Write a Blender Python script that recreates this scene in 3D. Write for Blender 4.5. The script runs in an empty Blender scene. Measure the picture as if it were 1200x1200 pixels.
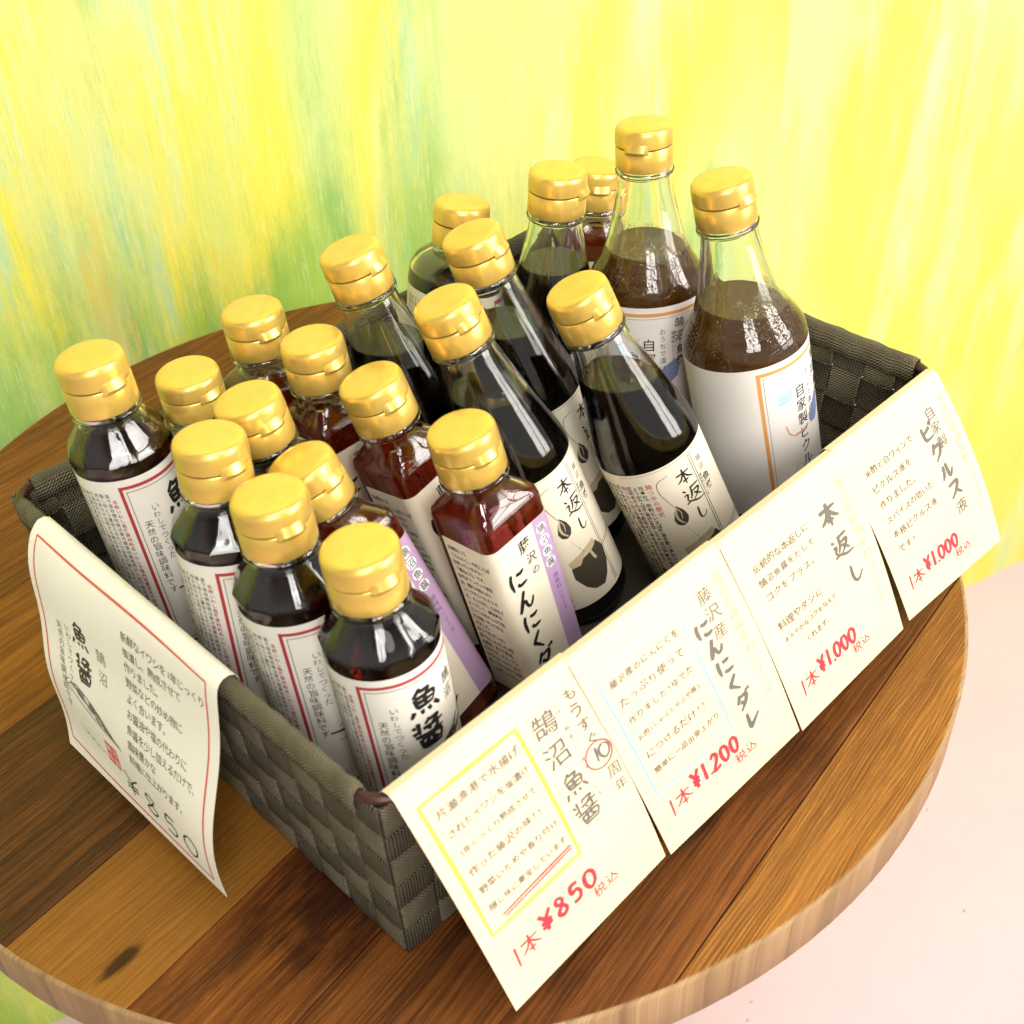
import bpy, bmesh, math, random
import numpy as np
from mathutils import Vector, Matrix, Quaternion
random.seed(7)
SC = bpy.context.scene
COL = SC.collection

# ------------------------------------------------------------------ camera
CAM = Vector((-0.33062, -0.35916, 0.45159))
YAW, PITCH, ROLL, FOC = 0.759444, 0.680409, -0.049412, 1443.22
def cam_axes():
    ca, sa, cb, sb = math.cos(YAW), math.sin(YAW), math.cos(PITCH), math.sin(PITCH)
    fw = Vector((sa*cb, ca*cb, -sb)); rt = Vector((ca, -sa, 0)); up = rt.cross(fw)
    r = rt*math.cos(ROLL) + up*math.sin(ROLL); u = -rt*math.sin(ROLL) + up*math.cos(ROLL)
    return r, u, fw
r_, u_, f_ = cam_axes()
cam = bpy.data.cameras.new('camera'); camo = bpy.data.objects.new('camera', cam); COL.objects.link(camo)
m = Matrix.Identity(4)
for i in range(3):
    m[i][0] = r_[i]; m[i][1] = u_[i]; m[i][2] = -f_[i]; m[i][3] = CAM[i]
camo.matrix_world = m
cam.sensor_fit = 'HORIZONTAL'; cam.sensor_width = 36; cam.lens = 36*FOC/1200
cam.clip_start = .01; cam.clip_end = 60
cam.dof.use_dof = True; cam.dof.focus_distance = .64; cam.dof.aperture_fstop = 17
SC.camera = camo

# ------------------------------------------------------------------ light
W = bpy.data.worlds.new('World'); SC.world = W; W.use_nodes = True
# the room around: bright level with the openings, dim towards the ceiling
_nt = W.node_tree; _tc = _nt.nodes.new('ShaderNodeTexCoord'); _sp = _nt.nodes.new('ShaderNodeSeparateXYZ'); _rp = _nt.nodes.new('ShaderNodeValToRGB')
_nt.links.new(_tc.outputs['Generated'], _sp.inputs[0]); _nt.links.new(_sp.outputs[2], _rp.inputs[0]); _nt.links.new(_rp.outputs[0], _nt.nodes['Background'].inputs[0])
_e = _rp.color_ramp.elements; _e[0].position = .0; _e[0].color = (1.0, .97, .92, 1); _e[1].position = 1.; _e[1].color = (.13, .12, .11, 1)
for _p, _c in ((.34, 1.), (.56, .3)):
    _n = _e.new(_p); _n.color = (_c, _c*.97, _c*.92, 1)
W.node_tree.nodes['Background'].inputs[1].default_value = .36
def area(name, loc, target, sx, sy, power, col=(1, .96, .9)):
    l = bpy.data.lights.new(name, 'AREA'); l.shape = 'RECTANGLE'; l.size = sx; l.size_y = sy; l.energy = power; l.color = col
    o = bpy.data.objects.new(name, l); COL.objects.link(o); o.location = loc
    o.rotation_euler = (Vector(target)-Vector(loc)).to_track_quat('-Z', 'Y').to_euler()
    return o
# a four-pane window right of the camera; lower pair added for bottle reflections
WC = Vector((.88, -1.5, 1.15)); tgt = Vector((.1, .05, .05))
zax = (WC-tgt).normalized(); xax = Vector((0, 0, 1)).cross(zax).normalized(); yax = zax.cross(xax)
for i in (-1, 1):
    for j in (-3, -1, 1):
        c = WC + xax*(.26*i) + yax*(.31*j)
        area('window_light', c, c - zax, .44, .54, 8.6 if j > -2 else 4.5)
# fill lamps added behind the camera to brighten the left and front
for k in (-1, 1):
    for q in (-1, 1): area('fill_light', (-1.05+.2*k, -1.45-.08*k, 1.25+.24*q), (0, 0, .1+.48*q*.5), .36, .44, 5.2, (1, .97, .93))
# two overhead strip lamps added for bar highlights on the bottle shoulders
for k in (0, 1): area('highlight_strip', (-.55+.55*k, -.75+.15*k, 2.1), (.05, 0, .1), .9, .10, 8, (1, .97, .93))
SC.view_settings.view_transform = 'Standard'; SC.view_settings.look = 'None'
SC.view_settings.exposure = 0.52; SC.view_settings.gamma = 1
try: SC.view_settings.use_curve_mapping = False
except Exception: pass
SC.render.engine = 'CYCLES'
cy = SC.cycles
cy.max_bounces = 14; cy.transmission_bounces = 12; cy.glossy_bounces = 5; cy.diffuse_bounces = 4; cy.transparent_max_bounces = 8; cy.volume_bounces = 0
cy.caustics_reflective = False; cy.caustics_refractive = True; cy.blur_glossy = .6
cy.sample_clamp_indirect = 4; cy.use_denoising = True

# ------------------------------------------------------------------ helpers
def mat(name):
    M = bpy.data.materials.new(name); M.use_nodes = True
    nt = M.node_tree; nt.nodes.clear()
    out = nt.nodes.new('ShaderNodeOutputMaterial'); b = nt.nodes.new('ShaderNodeBsdfPrincipled')
    nt.links.new(b.outputs[0], out.inputs[0])
    return M, nt, b, out
def simple(name, col, rough=.5, metal=0., spec=.5, coat=0., bump=None):
    M, nt, b, o = mat(name)
    b.inputs['Base Color'].default_value = (*col, 1); b.inputs['Roughness'].default_value = rough
    b.inputs['Metallic'].default_value = metal; b.inputs['Specular IOR Level'].default_value = spec
    b.inputs['Coat Weight'].default_value = coat
    if bump:
        sc_, st = bump
        tc = nt.nodes.new('ShaderNodeTexCoord'); n = nt.nodes.new('ShaderNodeTexNoise'); n.inputs['Scale'].default_value = sc_; n.inputs['Detail'].default_value = 4
        bp = nt.nodes.new('ShaderNodeBump'); bp.inputs['Strength'].default_value = st; bp.inputs['Distance'].default_value = .001
        nt.links.new(tc.outputs['Object'], n.inputs['Vector']); nt.links.new(n.outputs[0], bp.inputs['Height']); nt.links.new(bp.outputs[0], b.inputs['Normal'])
    return M
class N:
    """tiny node-graph helper"""
    def __init__(s, nt): s.nt = nt
    def node(s, t, **k):
        n = s.nt.nodes.new(t)
        for a, v in k.items(): setattr(n, a, v)
        return n
    def link(s, a, b): s.nt.links.new(a, b)
    def put(s, sock, v):
        if hasattr(v, 'default_value') or hasattr(v, 'is_output'): s.link(v, sock)
        else: sock.default_value = v
    def coord(s, scale=(1, 1, 1), rot=(0, 0, 0), loc=(0, 0, 0)):
        tc = s.node('ShaderNodeTexCoord'); mp = s.node('ShaderNodeMapping')
        mp.inputs['Scale'].default_value = scale; mp.inputs['Rotation'].default_value = rot; mp.inputs['Location'].default_value = loc
        s.link(tc.outputs['Object'], mp.inputs[0]); return mp.outputs[0]
    def remap(s, vec, scale, loc=(0, 0, 0)):
        mp = s.node('ShaderNodeMapping'); mp.inputs['Scale'].default_value = scale; mp.inputs['Location'].default_value = loc
        s.link(vec, mp.inputs[0]); return mp.outputs[0]
    def noise(s, vec, scale, detail=4, rough=.55, dist=0.):
        n = s.node('ShaderNodeTexNoise'); s.link(vec, n.inputs['Vector'])
        n.inputs['Scale'].default_value = scale; n.inputs['Detail'].default_value = detail; n.inputs['Roughness'].default_value = rough; n.inputs['Distortion'].default_value = dist
        return n.outputs[0]
    def math(s, op, a, b=0., c=None):
        n = s.node('ShaderNodeMath', operation=op); s.put(n.inputs[0], a); s.put(n.inputs[1], b)
        if c is not None: s.put(n.inputs[2], c)
        return n.outputs[0]
    def step(s, x, lo, hi):
        n = s.node('ShaderNodeMapRange', interpolation_type='SMOOTHSTEP'); s.link(x, n.inputs[0])
        n.inputs[1].default_value = lo; n.inputs[2].default_value = hi; return n.outputs[0]
    def mix(s, f, a, b, mode='MIX'):
        n = s.node('ShaderNodeMix', data_type='RGBA', blend_type=mode)
        s.put(n.inputs[0], f)
        for k, v in ((6, a), (7, b)):
            if isinstance(v, tuple): n.inputs[k].default_value = (*v, 1)
            else: s.link(v, n.inputs[k])
        return n.outputs[2]
    def ramp(s, x, stops):
        n = s.node('ShaderNodeValToRGB'); s.link(x, n.inputs[0]); e = n.color_ramp.elements
        while len(e) < len(stops): e.new(.5)
        for el, (p, c) in zip(e, stops): el.position = p; el.color = (*c, 1)
        return n.outputs[0]
    def bump(s, h, strength, dist, b):
        bp = s.node('ShaderNodeBump'); bp.inputs['Strength'].default_value = strength; bp.inputs['Distance'].default_value = dist
        s.link(h, bp.inputs['Height']); s.link(bp.outputs[0], b.inputs['Normal'])

def mesh_obj(name, verts, faces, mats, parent=None, fm=None, smooth=None):
    me = bpy.data.meshes.new(name)
    me.from_pydata([tuple(v) for v in verts], [], faces); me.update()
    for M in (mats if isinstance(mats, (list, tuple)) else [mats]): me.materials.append(M)
    if fm:
        for p, i in zip(me.polygons, fm): p.material_index = i
    if smooth is not None:
        for p in me.polygons: p.use_smooth = True
        if smooth < 180: me.set_sharp_from_angle(angle=math.radians(smooth))
    o = bpy.data.objects.new(name, me); COL.objects.link(o)
    if parent: o.parent = parent
    return o
def empty(name, loc=(0, 0, 0)):
    o = bpy.data.objects.new(name, None); COL.objects.link(o); o.location = loc; o.empty_display_size = .02
    return o
def tag(o, label=None, cat=None, group=None, kind=None):
    if label: o['label'] = label
    if cat: o['category'] = cat
    if group: o['group'] = group
    if kind: o['kind'] = kind
    return o
class MB:
    def __init__(s): s.v = []; s.f = []; s.m = []
    def add(s, vs, fs, mi=0):
        k = len(s.v); s.v += [Vector(v) for v in vs]; s.f += [[i+k for i in f] for f in fs]; s.m += [mi]*len(fs)
    def box(s, lo, hi, mi=0):
        (a, b, c), (d, e, f) = lo, hi
        s.add([(a, b, c), (d, b, c), (d, e, c), (a, e, c), (a, b, f), (d, b, f), (d, e, f), (a, e, f)],
              [(3, 2, 1, 0), (4, 5, 6, 7), (0, 1, 5, 4), (1, 2, 6, 5), (2, 3, 7, 6), (3, 0, 4, 7)], mi)
    def tube(s, pts, r, seg=10, mi=0):
        pts = [Vector(p) for p in pts]; rings = []
        for i, p in enumerate(pts):
            t = (pts[min(i+1, len(pts)-1)] - pts[max(i-1, 0)]).normalized()
            a = t.cross(Vector((0, 0, 1)) if abs(t.z) < .9 else Vector((1, 0, 0))).normalized(); b = t.cross(a)
            rr = r[i] if isinstance(r, (list, tuple)) else r
            rings.append([p + a*rr*math.cos(2*math.pi*k/seg) + b*rr*math.sin(2*math.pi*k/seg) for k in range(seg)])
        vs = [v for R in rings for v in R]; fs = []
        for i in range(len(pts)-1):
            for k in range(seg): fs.append((i*seg+k, i*seg+(k+1) % seg, (i+1)*seg+(k+1) % seg, (i+1)*seg+k))
        fs.append(tuple(range(seg-1, -1, -1))); fs.append(tuple((len(pts)-1)*seg+k for k in range(seg)))
        s.add(vs, fs, mi)
    def build(s, name, mats, parent=None, smooth=None):
        return mesh_obj(name, s.v, s.f, mats, parent, s.m, smooth)

# lathe with an arbitrary cross-section: rings = [(z, radius, section)], section(theta)->factor
def circ(t): return 1.
def poly12(t):
    a = 2*math.pi/12; q = (t % a) - a/2
    return math.cos(a/2)/math.cos(q)
def rsq(half, cr):
    def f(t):
        # rounded square whose corner points along theta = 0; returns the radius
        c, s_ = abs(math.cos(t+math.pi/4)), abs(math.sin(t+math.pi/4))
        lo, hi = 0., half*1.5
        for _ in range(30):
            md = (lo+hi)/2; x, y = md*c, md*s_
            dx, dy = max(x-(half-cr), 0), max(y-(half-cr), 0)
            if math.hypot(dx, dy) > cr: hi = md
            else: lo = md
        return lo
    return f
def lathe(rings, seg=48, close=True):
    vs = []; fs = []
    for z, rad, sec in rings:
        for k in range(seg):
            t = 2*math.pi*k/seg; r = rad*sec(t) if sec else rad
            vs.append(Vector((r*math.cos(t), r*math.sin(t), z)))
    n = len(rings)
    for i in range(n-1):
        for k in range(seg): fs.append((i*seg+k, i*seg+(k+1) % seg, (i+1)*seg+(k+1) % seg, (i+1)*seg+k))
    if close:
        fs.append(tuple(range(seg-1, -1, -1))); fs.append(tuple((n-1)*seg+k for k in range(seg)))
    return vs, fs

# ------------------------------------------------------------------ lettering
FC = bpy.data.curves.new('glyph', 'FONT'); FC.size = 1; FC.resolution_u = 2
FO = bpy.data.objects.new('glyph', FC); COL.objects.link(FO)
GC = {}
def glyph(ch, off=0.):
    k = (ch, off)
    if k not in GC:
        FC.body = ch; FC.offset = off; bpy.context.view_layer.update()
        dg = bpy.context.evaluated_depsgraph_get()
        me = bpy.data.meshes.new_from_object(FO.evaluated_get(dg))
        vs = [(v.co.x, v.co.y) for v in me.vertices]; fs = [tuple(p.vertices) for p in me.polygons]
        wd = max([x for x, y in vs], default=.5) if ord(ch) < 256 else 1.
        bpy.data.meshes.remove(me); GC[k] = (vs, fs, wd)
    return GC[k]
ST = {
 'に': [[(20,10),(14,45),(18,90)],[(44,26),(64,30),(84,22)],[(42,70),(54,84),(88,80)]],
 'ん': [[(54,6),(34,48),(14,94)],[(14,94),(34,58),(48,54),(54,80),(66,90),(80,78),(90,56)]],
 'く': [[(68,6),(30,48),(38,60),(74,94)]],
 'ダ': [[(40,8),(16,54)],[(38,24),(76,22),(60,62),(22,96)],[(34,48),(58,64)],[(80,2),(88,14)],[(93,-3),(100,9)]],
 'レ': [[(30,8),(28,88),(52,76),(92,42)]],
 '本': [[(10,30),(90,27)],[(50,4),(51,98)],[(48,32),(30,60),(6,78)],[(52,32),(70,58),(96,76)],[(34,76),(68,74)]],
 '返': [[(42,16),(90,10)],[(46,16),(42,50),(30,70)],[(48,38),(80,36),(64,62),(42,80)],[(52,50),(84,78)],[(8,14),(20,26)],[(6,44),(22,42),(14,68),(22,76)],[(4,88),(24,80),(60,94),(98,93)]],
 'し': [[(34,6),(32,70),(46,92),(68,88),(88,66)]],
 '魚': [[(42,2),(16,30)],[(38,14),(68,13),(54,30)],[(23,33),(26,66)],[(23,33),(80,32),(75,66)],[(50,33),(50,65)],[(26,49),(77,48)],[(26,65),(76,64)],[(14,76),(5,97)],[(36,78),(39,94)],[(57,78),(63,93)],[(78,73),(95,95)]],
 '醤': [[(18,2),(18,46)],[(4,10),(10,22)],[(2,40),(17,33)],[(54,0),(38,16)],[(50,6),(80,5),(58,22)],[(32,27),(96,25)],[(74,17),(75,46),(64,43)],[(48,33),(56,42)],[(6,54),(94,52)],[(20,64),(23,99)],[(20,64),(82,63),(79,99)],[(42,53),(40,76),(29,82)],[(58,53),(58,75),(71,78)],[(23,86),(80,85)],[(23,98),(80,97)]],
 'ピ': [[(24,14),(24,80),(44,90),(84,84)],[(76,28),(26,50)],[(84,6),(92,12),(86,20),(79,14),(84,6)]],
 'ク': [[(46,6),(18,54)],[(42,24),(82,22),(66,64),(26,96)]],
 'ル': [[(32,18),(30,60),(8,90)],[(58,12),(58,86),(74,78),(94,52)]],
 'ス': [[(18,18),(78,14),(54,56),(10,92)],[(54,58),(90,90)]],
 '0': [[(50,6),(22,26),(18,66),(44,94),(74,74),(80,30),(52,6)]], '1': [[(56,2),(46,98)]],
 '2': [[(22,26),(44,6),(74,18),(64,46),(18,94),(84,88)]], '5': [[(78,8),(34,10),(28,44),(60,40),(78,62),(62,90),(22,88)]],
 '8': [[(72,16),(40,6),(26,26),(60,50),(76,76),(48,95),(22,76),(54,46),(72,18)]],
 '¥': [[(14,4),(46,44)],[(88,2),(48,44),(46,98)],[(16,56),(80,50)],[(14,74),(78,68)]],
 '.': [[(30,88),(36,98)]],
}
class Ink:
    """flat marks in (u, v) millimetres on a sheet: u to the right, v up; mapped onto the sheet by fn(u, v, lift)"""
    def __init__(s, fn, lift=.2): s.fn = fn; s.v = []; s.f = []; s.m = []; s.l0 = lift; s.k = 0
    def raw(s, pts, faces, mi, lift=None):
        if lift is None:
            s.k += 1; lift = s.l0 + .012*(s.k % 9)
        pts = [(p[0], p[1]) for p in pts]; todo = list(faces); faces = []
        while todo:
            f = todo.pop(); n = len(f)
            ls = [(abs(pts[f[i]][0]-pts[f[(i+1) % n]][0]), i) for i in range(n)]; w, i = max(ls)
            if w < 1.5: faces.append(f); continue
            a, b = f[i], f[(i+1) % n]; pts.append(((pts[a][0]+pts[b][0])/2, (pts[a][1]+pts[b][1])/2)); c = len(pts)-1
            g = [f[(i+1+q) % n] for q in range(n)]   # b ... a
            if n == 3: todo += [(c, g[0], g[1]), (c, g[1], g[2])]
            else:
                h = n//2; todo += [tuple([c]+g[:h+1]), tuple([c]+g[h:])]
        k = len(s.v); s.v += [s.fn(u, v, lift) for u, v in pts]
        s.f += [tuple(i+k for i in f) for f in faces]; s.m += [mi]*len(faces)
    def char(s, ch, u, v, size, mi=0, off=0., rot=0., sh=0., sx=1.):
        # centred on (u, v)
        vs, fs, wd = glyph(ch, off); c, n = math.cos(rot), math.sin(rot)
        P = []
        for x, y in vs:
            x = (x-wd/2)*size*sx; y = (y-.38)*size; x += sh*y
            P.append((u + x*c - y*n, v + x*n + y*c))
        s.raw(P, fs, mi, s.l0)
    def col(s, txt, u, v, size, mi=0, pitch=1.05, off=0., jit=0.):
        for ch in txt:
            if ch != ' ':
                r = -math.pi/2 if ch in 'ー(「」)~' else 0
                s.char(ch, u + random.uniform(-jit, jit)*size, v - size/2, size*(1+random.uniform(-jit, jit)), mi, off, r + random.uniform(-jit, jit), random.uniform(-jit, jit))
            v -= size*pitch
    def row(s, txt, u, v, size, mi=0, pitch=1.03, off=0., jit=0., slope=0., sx=1.):
        for ch in txt:
            w = 1. if ord(ch) > 255 else .62
            if ch != ' ':
                s.char(ch, u + size*w*sx/2, v + random.uniform(-jit, jit)*size*.6, size*(1+random.uniform(-jit, jit)), mi, off, slope + random.uniform(-jit, jit)*.8, random.uniform(-jit, jit), sx)
            u += size*w*pitch*sx; v += size*w*slope*sx
        return u
    def stroke(s, pts, w, mi=0, taper=.55, step=.6):
        P = [Vector(p) for p in pts]
        if len(P) < 2: return
        # Catmull-Rom
        Q = []
        E = [P[0]*2-P[1]] + P + [P[-1]*2-P[-2]]
        for i in range(1, len(E)-2):
            a, b, c, d = E[i-1], E[i], E[i+1], E[i+2]; n = max(2, min(14, int((c-b).length/step)))
            for k in range(n):
                t = k/n
                Q.append(.5*((2*b) + (c-a)*t + (2*a-5*b+4*c-d)*t*t + (3*b-a-3*c+d)*t**3))
        Q.append(P[-1])
        L = []; n = len(Q)
        for i, q in enumerate(Q):
            t = Q[min(i+1, n-1)] - Q[max(i-1, 0)]
            if t.length < 1e-9: t = Vector((1, 0))
            t.normalize(); nn = Vector((-t.y, t.x)); x = i/(n-1)
            ww = w*.5*(1 - taper*x**2.2)*(.72+.28*min(1, x*6)) * (1+.1*math.sin(7*x+len(P)))
            L += [tuple(q+nn*ww), tuple(q-nn*ww)]
        s.raw(L, [(2*i, 2*i+1, 2*i+3, 2*i+2) for i in range(n-1)], mi)
    def brush(s, ch, u, v, size, w, mi=0, jit=.03, sx=1., sh=0., taper=.55):
        # top-left corner at (u, v)
        if ch not in ST: s.char(ch, u+size*sx/2, v-size/2, size, mi, .012, random.uniform(-jit, jit)); return
        for st in ST[ch]:
            pp = []
            for x, y in st:
                x = x/100*size*sx + random.uniform(-jit, jit)*size*.5; y = y/100*size + random.uniform(-jit, jit)*size*.5
                pp.append((u + x - sh*y, v - y))
            s.stroke(pp, w, mi, taper)
    def rect(s, u0, v0, u1, v1, mi=0, lift=None):
        n = max(1, int(abs(u1-u0)/1.5)); P = []
        for i in range(n+1):
            u = u0+(u1-u0)*i/n; P += [(u, v0), (u, v1)]
        s.raw(P, [(2*i, 2*i+2, 2*i+3, 2*i+1) for i in range(n)], mi, lift)
    def frame(s, u0, v0, u1, v1, w, mi=0):
        s.rect(u0, v0, u1, v0-w, mi, s.l0); s.rect(u0, v1+w, u1, v1, mi, s.l0)
        s.rect(u0, v0-w, u0+w, v1+w, mi, s.l0); s.rect(u1-w, v0-w, u1, v1+w, mi, s.l0)
    def shape(s, pts, mi=0, lift=None, rows=14):
        vs = [p[1] for p in pts]; lo, hi = min(vs)+1e-4, max(vs)-1e-4; P = []; F = []; nc = 12
        for r in range(rows+1):
            y = lo+(hi-lo)*r/rows*.9993+1.37e-3; xs = []
            for a, b in zip(pts, pts[1:]+pts[:1]):
                if (a[1]-y)*(b[1]-y) < 0: xs.append(a[0]+(b[0]-a[0])*(y-a[1])/(b[1]-a[1]))
            x0, x1 = (min(xs), max(xs)) if xs else (pts[0][0],)*2
            P += [(x0+(x1-x0)*k/nc, y) for k in range(nc+1)]
        for r in range(rows):
            for k in range(nc):
                a = r*(nc+1)+k; F.append((a, a+1, a+nc+2, a+nc+1))
        s.raw(P, F, mi, lift)
    def build(s, name, mats, parent=None):
        return mesh_obj(name, s.v, s.f, mats, parent, s.m)

INK = simple('black_ink', (.012, .011, .011), .6); RED = simple('red_ink', (.42, .035, .04), .6)
GREY = simple('grey_ink', (.16, .15, .13), .6); PALE = simple('pale_grey_ink', (.48, .45, .37), .7)
BROWN = simple('brown_print', (.055, .04, .025), .6); TAN = simple('tan_print', (.52, .42, .26), .6)
ORANGE = simple('orange_print', (.72, .33, .09), .6); BLUE = simple('blue_print', (.20, .25, .46), .6); SKY = simple('pale_blue_print', (.42, .62, .85), .6)
PURPLE = simple('purple_print', (.45, .29, .47), .6); WHITE = simple('white_print', (.85, .83, .84), .6); PINK = simple('pink_print', (.7, .33, .25), .6)
def paper(name, col, b=.08):
    M, nt, bs, o = mat(name); n = N(nt); v = n.coord()
    h = n.noise(v, 900, 3); big = n.noise(v, 26, 3)
    c = n.mix(n.step(big, .35, .7), col, tuple(x*.94 for x in col)); n.link(c, bs.inputs['Base Color'])
    bs.inputs['Roughness'].default_value = .62; bs.inputs['Specular IOR Level'].default_value = .35
    n.bump(h, b, .0004, bs); return M
LABEL = paper('label_paper', (.80, .755, .67)); LABEL2 = paper('cream_label_paper', (.83, .74, .58)); LABEL3 = paper('white_label_paper', (.86, .80, .74))

# ------------------------------------------------------------------ floor, wall
def floor_mat():
    M, nt, b, o = mat('pink_painted_floor'); n = N(nt); v = n.coord()
    a = n.noise(v, 3.5, 6, .6); f = n.noise(v, 60, 5, .7); sp = n.noise(v, 14, 8, .75)
    c = n.ramp(a, [(.3, (.66, .465, .53)), (.55, (.70, .51, .575)), (.75, (.64, .47, .53))])
    c = n.mix(n.step(f, .62, .72), c, (.70, .52, .50)); c = n.mix(n.step(sp, .66, .69), c, (.58, .42, .42)); spk = n.noise(v, 95, 2, .5); c = n.mix(n.step(spk, .745, .77), c, (.36, .30, .28))
    n.link(c, b.inputs['Base Color']); b.inputs['Roughness'].default_value = .55
    n.bump(f, .25, .002, b); return M
floor = mesh_obj('floor', [(-4, -4, -.72), (5, -4, -.72), (5, 5, -.72), (-4, 5, -.72)], [(0, 1, 2, 3)], floor_mat()); tag(floor, kind='structure')
WA = Vector((-.2255, .4561, -.72)); WD = Vector((1.2958, -.3769, 0)).normalized(); WN = Vector((WD.y, -WD.x, 0))
def wall_mat():
    M, nt, b, o = mat('streaky_painted_wall'); n = N(nt)
    v = n.coord(); sep = n.node('ShaderNodeSeparateXYZ'); n.link(v, sep.inputs[0]); X = sep.outputs[0]; Z = sep.outputs[2]
    def st(sx, sz, seed, det=5, ro=.6, dist=0.): return n.noise(n.remap(v, (sx, 1, sz), (seed, seed*.7, seed*1.3)), 1., det, ro, dist)
    s1 = st(8, 1.8, 3.1, 3, .5); s2 = st(15, 2.4, 8.2, 4, .55); s3 = st(150, 9, 1.7, 4, .65); s4 = st(11, 3.2, 5.5, 4, .55); s5 = st(14, 3.4, 14.3, 4, .55)
    fine = st(520, 36, 2.2, 3, .7, .5); crk = st(300, 110, 6.6, 4, .75, 1.2)
    brk = n.math('ADD', n.math('MULTIPLY', n.math('SUBTRACT', s3, .5), .22), n.math('MULTIPLY', n.math('SUBTRACT', crk, .5), .16))
    right = n.step(X, .36, 1.02); low = n.step(Z, .90, .66); left = n.math('SUBTRACT', 1., right)
    brkl = n.math('MULTIPLY', brk, n.math('ADD', .35, n.math('MULTIPLY', left, .75)))
    def mask(x, lo, hi, amt, k=1.): return n.math('MULTIPLY', n.step(n.math('ADD', x, n.math('MULTIPLY', brkl, k)), lo, hi), amt)
    c = n.ramp(s1, [(.30, (.48, .60, .21)), (.42, (.62, .65, .18)), (.50, (.74, .66, .07)), (.58, (.56, .63, .14)), (.72, (.50, .64, .28))])
    c = n.mix(n.math('MULTIPLY', right, .8), c, n.ramp(s1, [(.34, (.55, .64, .21)), (.46, (.72, .655, .11)), (.58, (.76, .64, .075)), (.70, (.58, .64, .21))]))
    c = n.mix(mask(s2, .47, .63, .8), c, n.mix(right, (.46, .64, .33), (.54, .68, .27)))
    gm = n.math('ADD', s4, n.math('ADD', n.math('MULTIPLY', n.math('MULTIPLY', left, low), .29), n.math('MULTIPLY', right, -.08)))
    green = n.ramp(s5, [(.36, (.27, .45, .05)), (.5, (.15, .37, .055)), (.64, (.10, .34, .11))])
    c = n.mix(mask(gm, .54, .82, .85, .9), c, green)
    c = n.mix(mask(s5, .58, .68, n.math('ADD', .10, n.math('MULTIPLY', left, .5)), 1.3), c, (.76, .52, .05))
    tl = st(16, 3.0, 31.7, 4, .55)
    c = n.mix(mask(tl, .57, .70, .5, .9), c, (.32, .60, .42))
    c = n.mix(n.math('MULTIPLY', n.step(fine, .55, .72), n.math('ADD', .10, n.math('MULTIPLY', left, .2))), c, (.72, .78, .45))
    c = n.mix(n.math('MULTIPLY', n.step(fine, .45, .28), n.math('ADD', .06, n.math('MULTIPLY', left, .24))), c, (.34, .50, .09))
    n.link(c, b.inputs['Base Color']); b.inputs['Roughness'].default_value = .5
    h = n.math('ADD', fine, n.math('ADD', n.math('MULTIPLY', s3, .6), n.math('MULTIPLY', crk, .5))); n.bump(h, .5, .0012, b)
    return M
wm = MB(); wm.box((-1.6, 0, 0), (2.6, .12, 2.3))
wall = wm.build('painted_wall', wall_mat()); wall.location = WA; wall.rotation_euler = (0, 0, math.atan2(WD.y, WD.x))
tag(wall, 'wall brushed with streaky yellow, green and teal paint behind the round table', 'wall')

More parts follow.
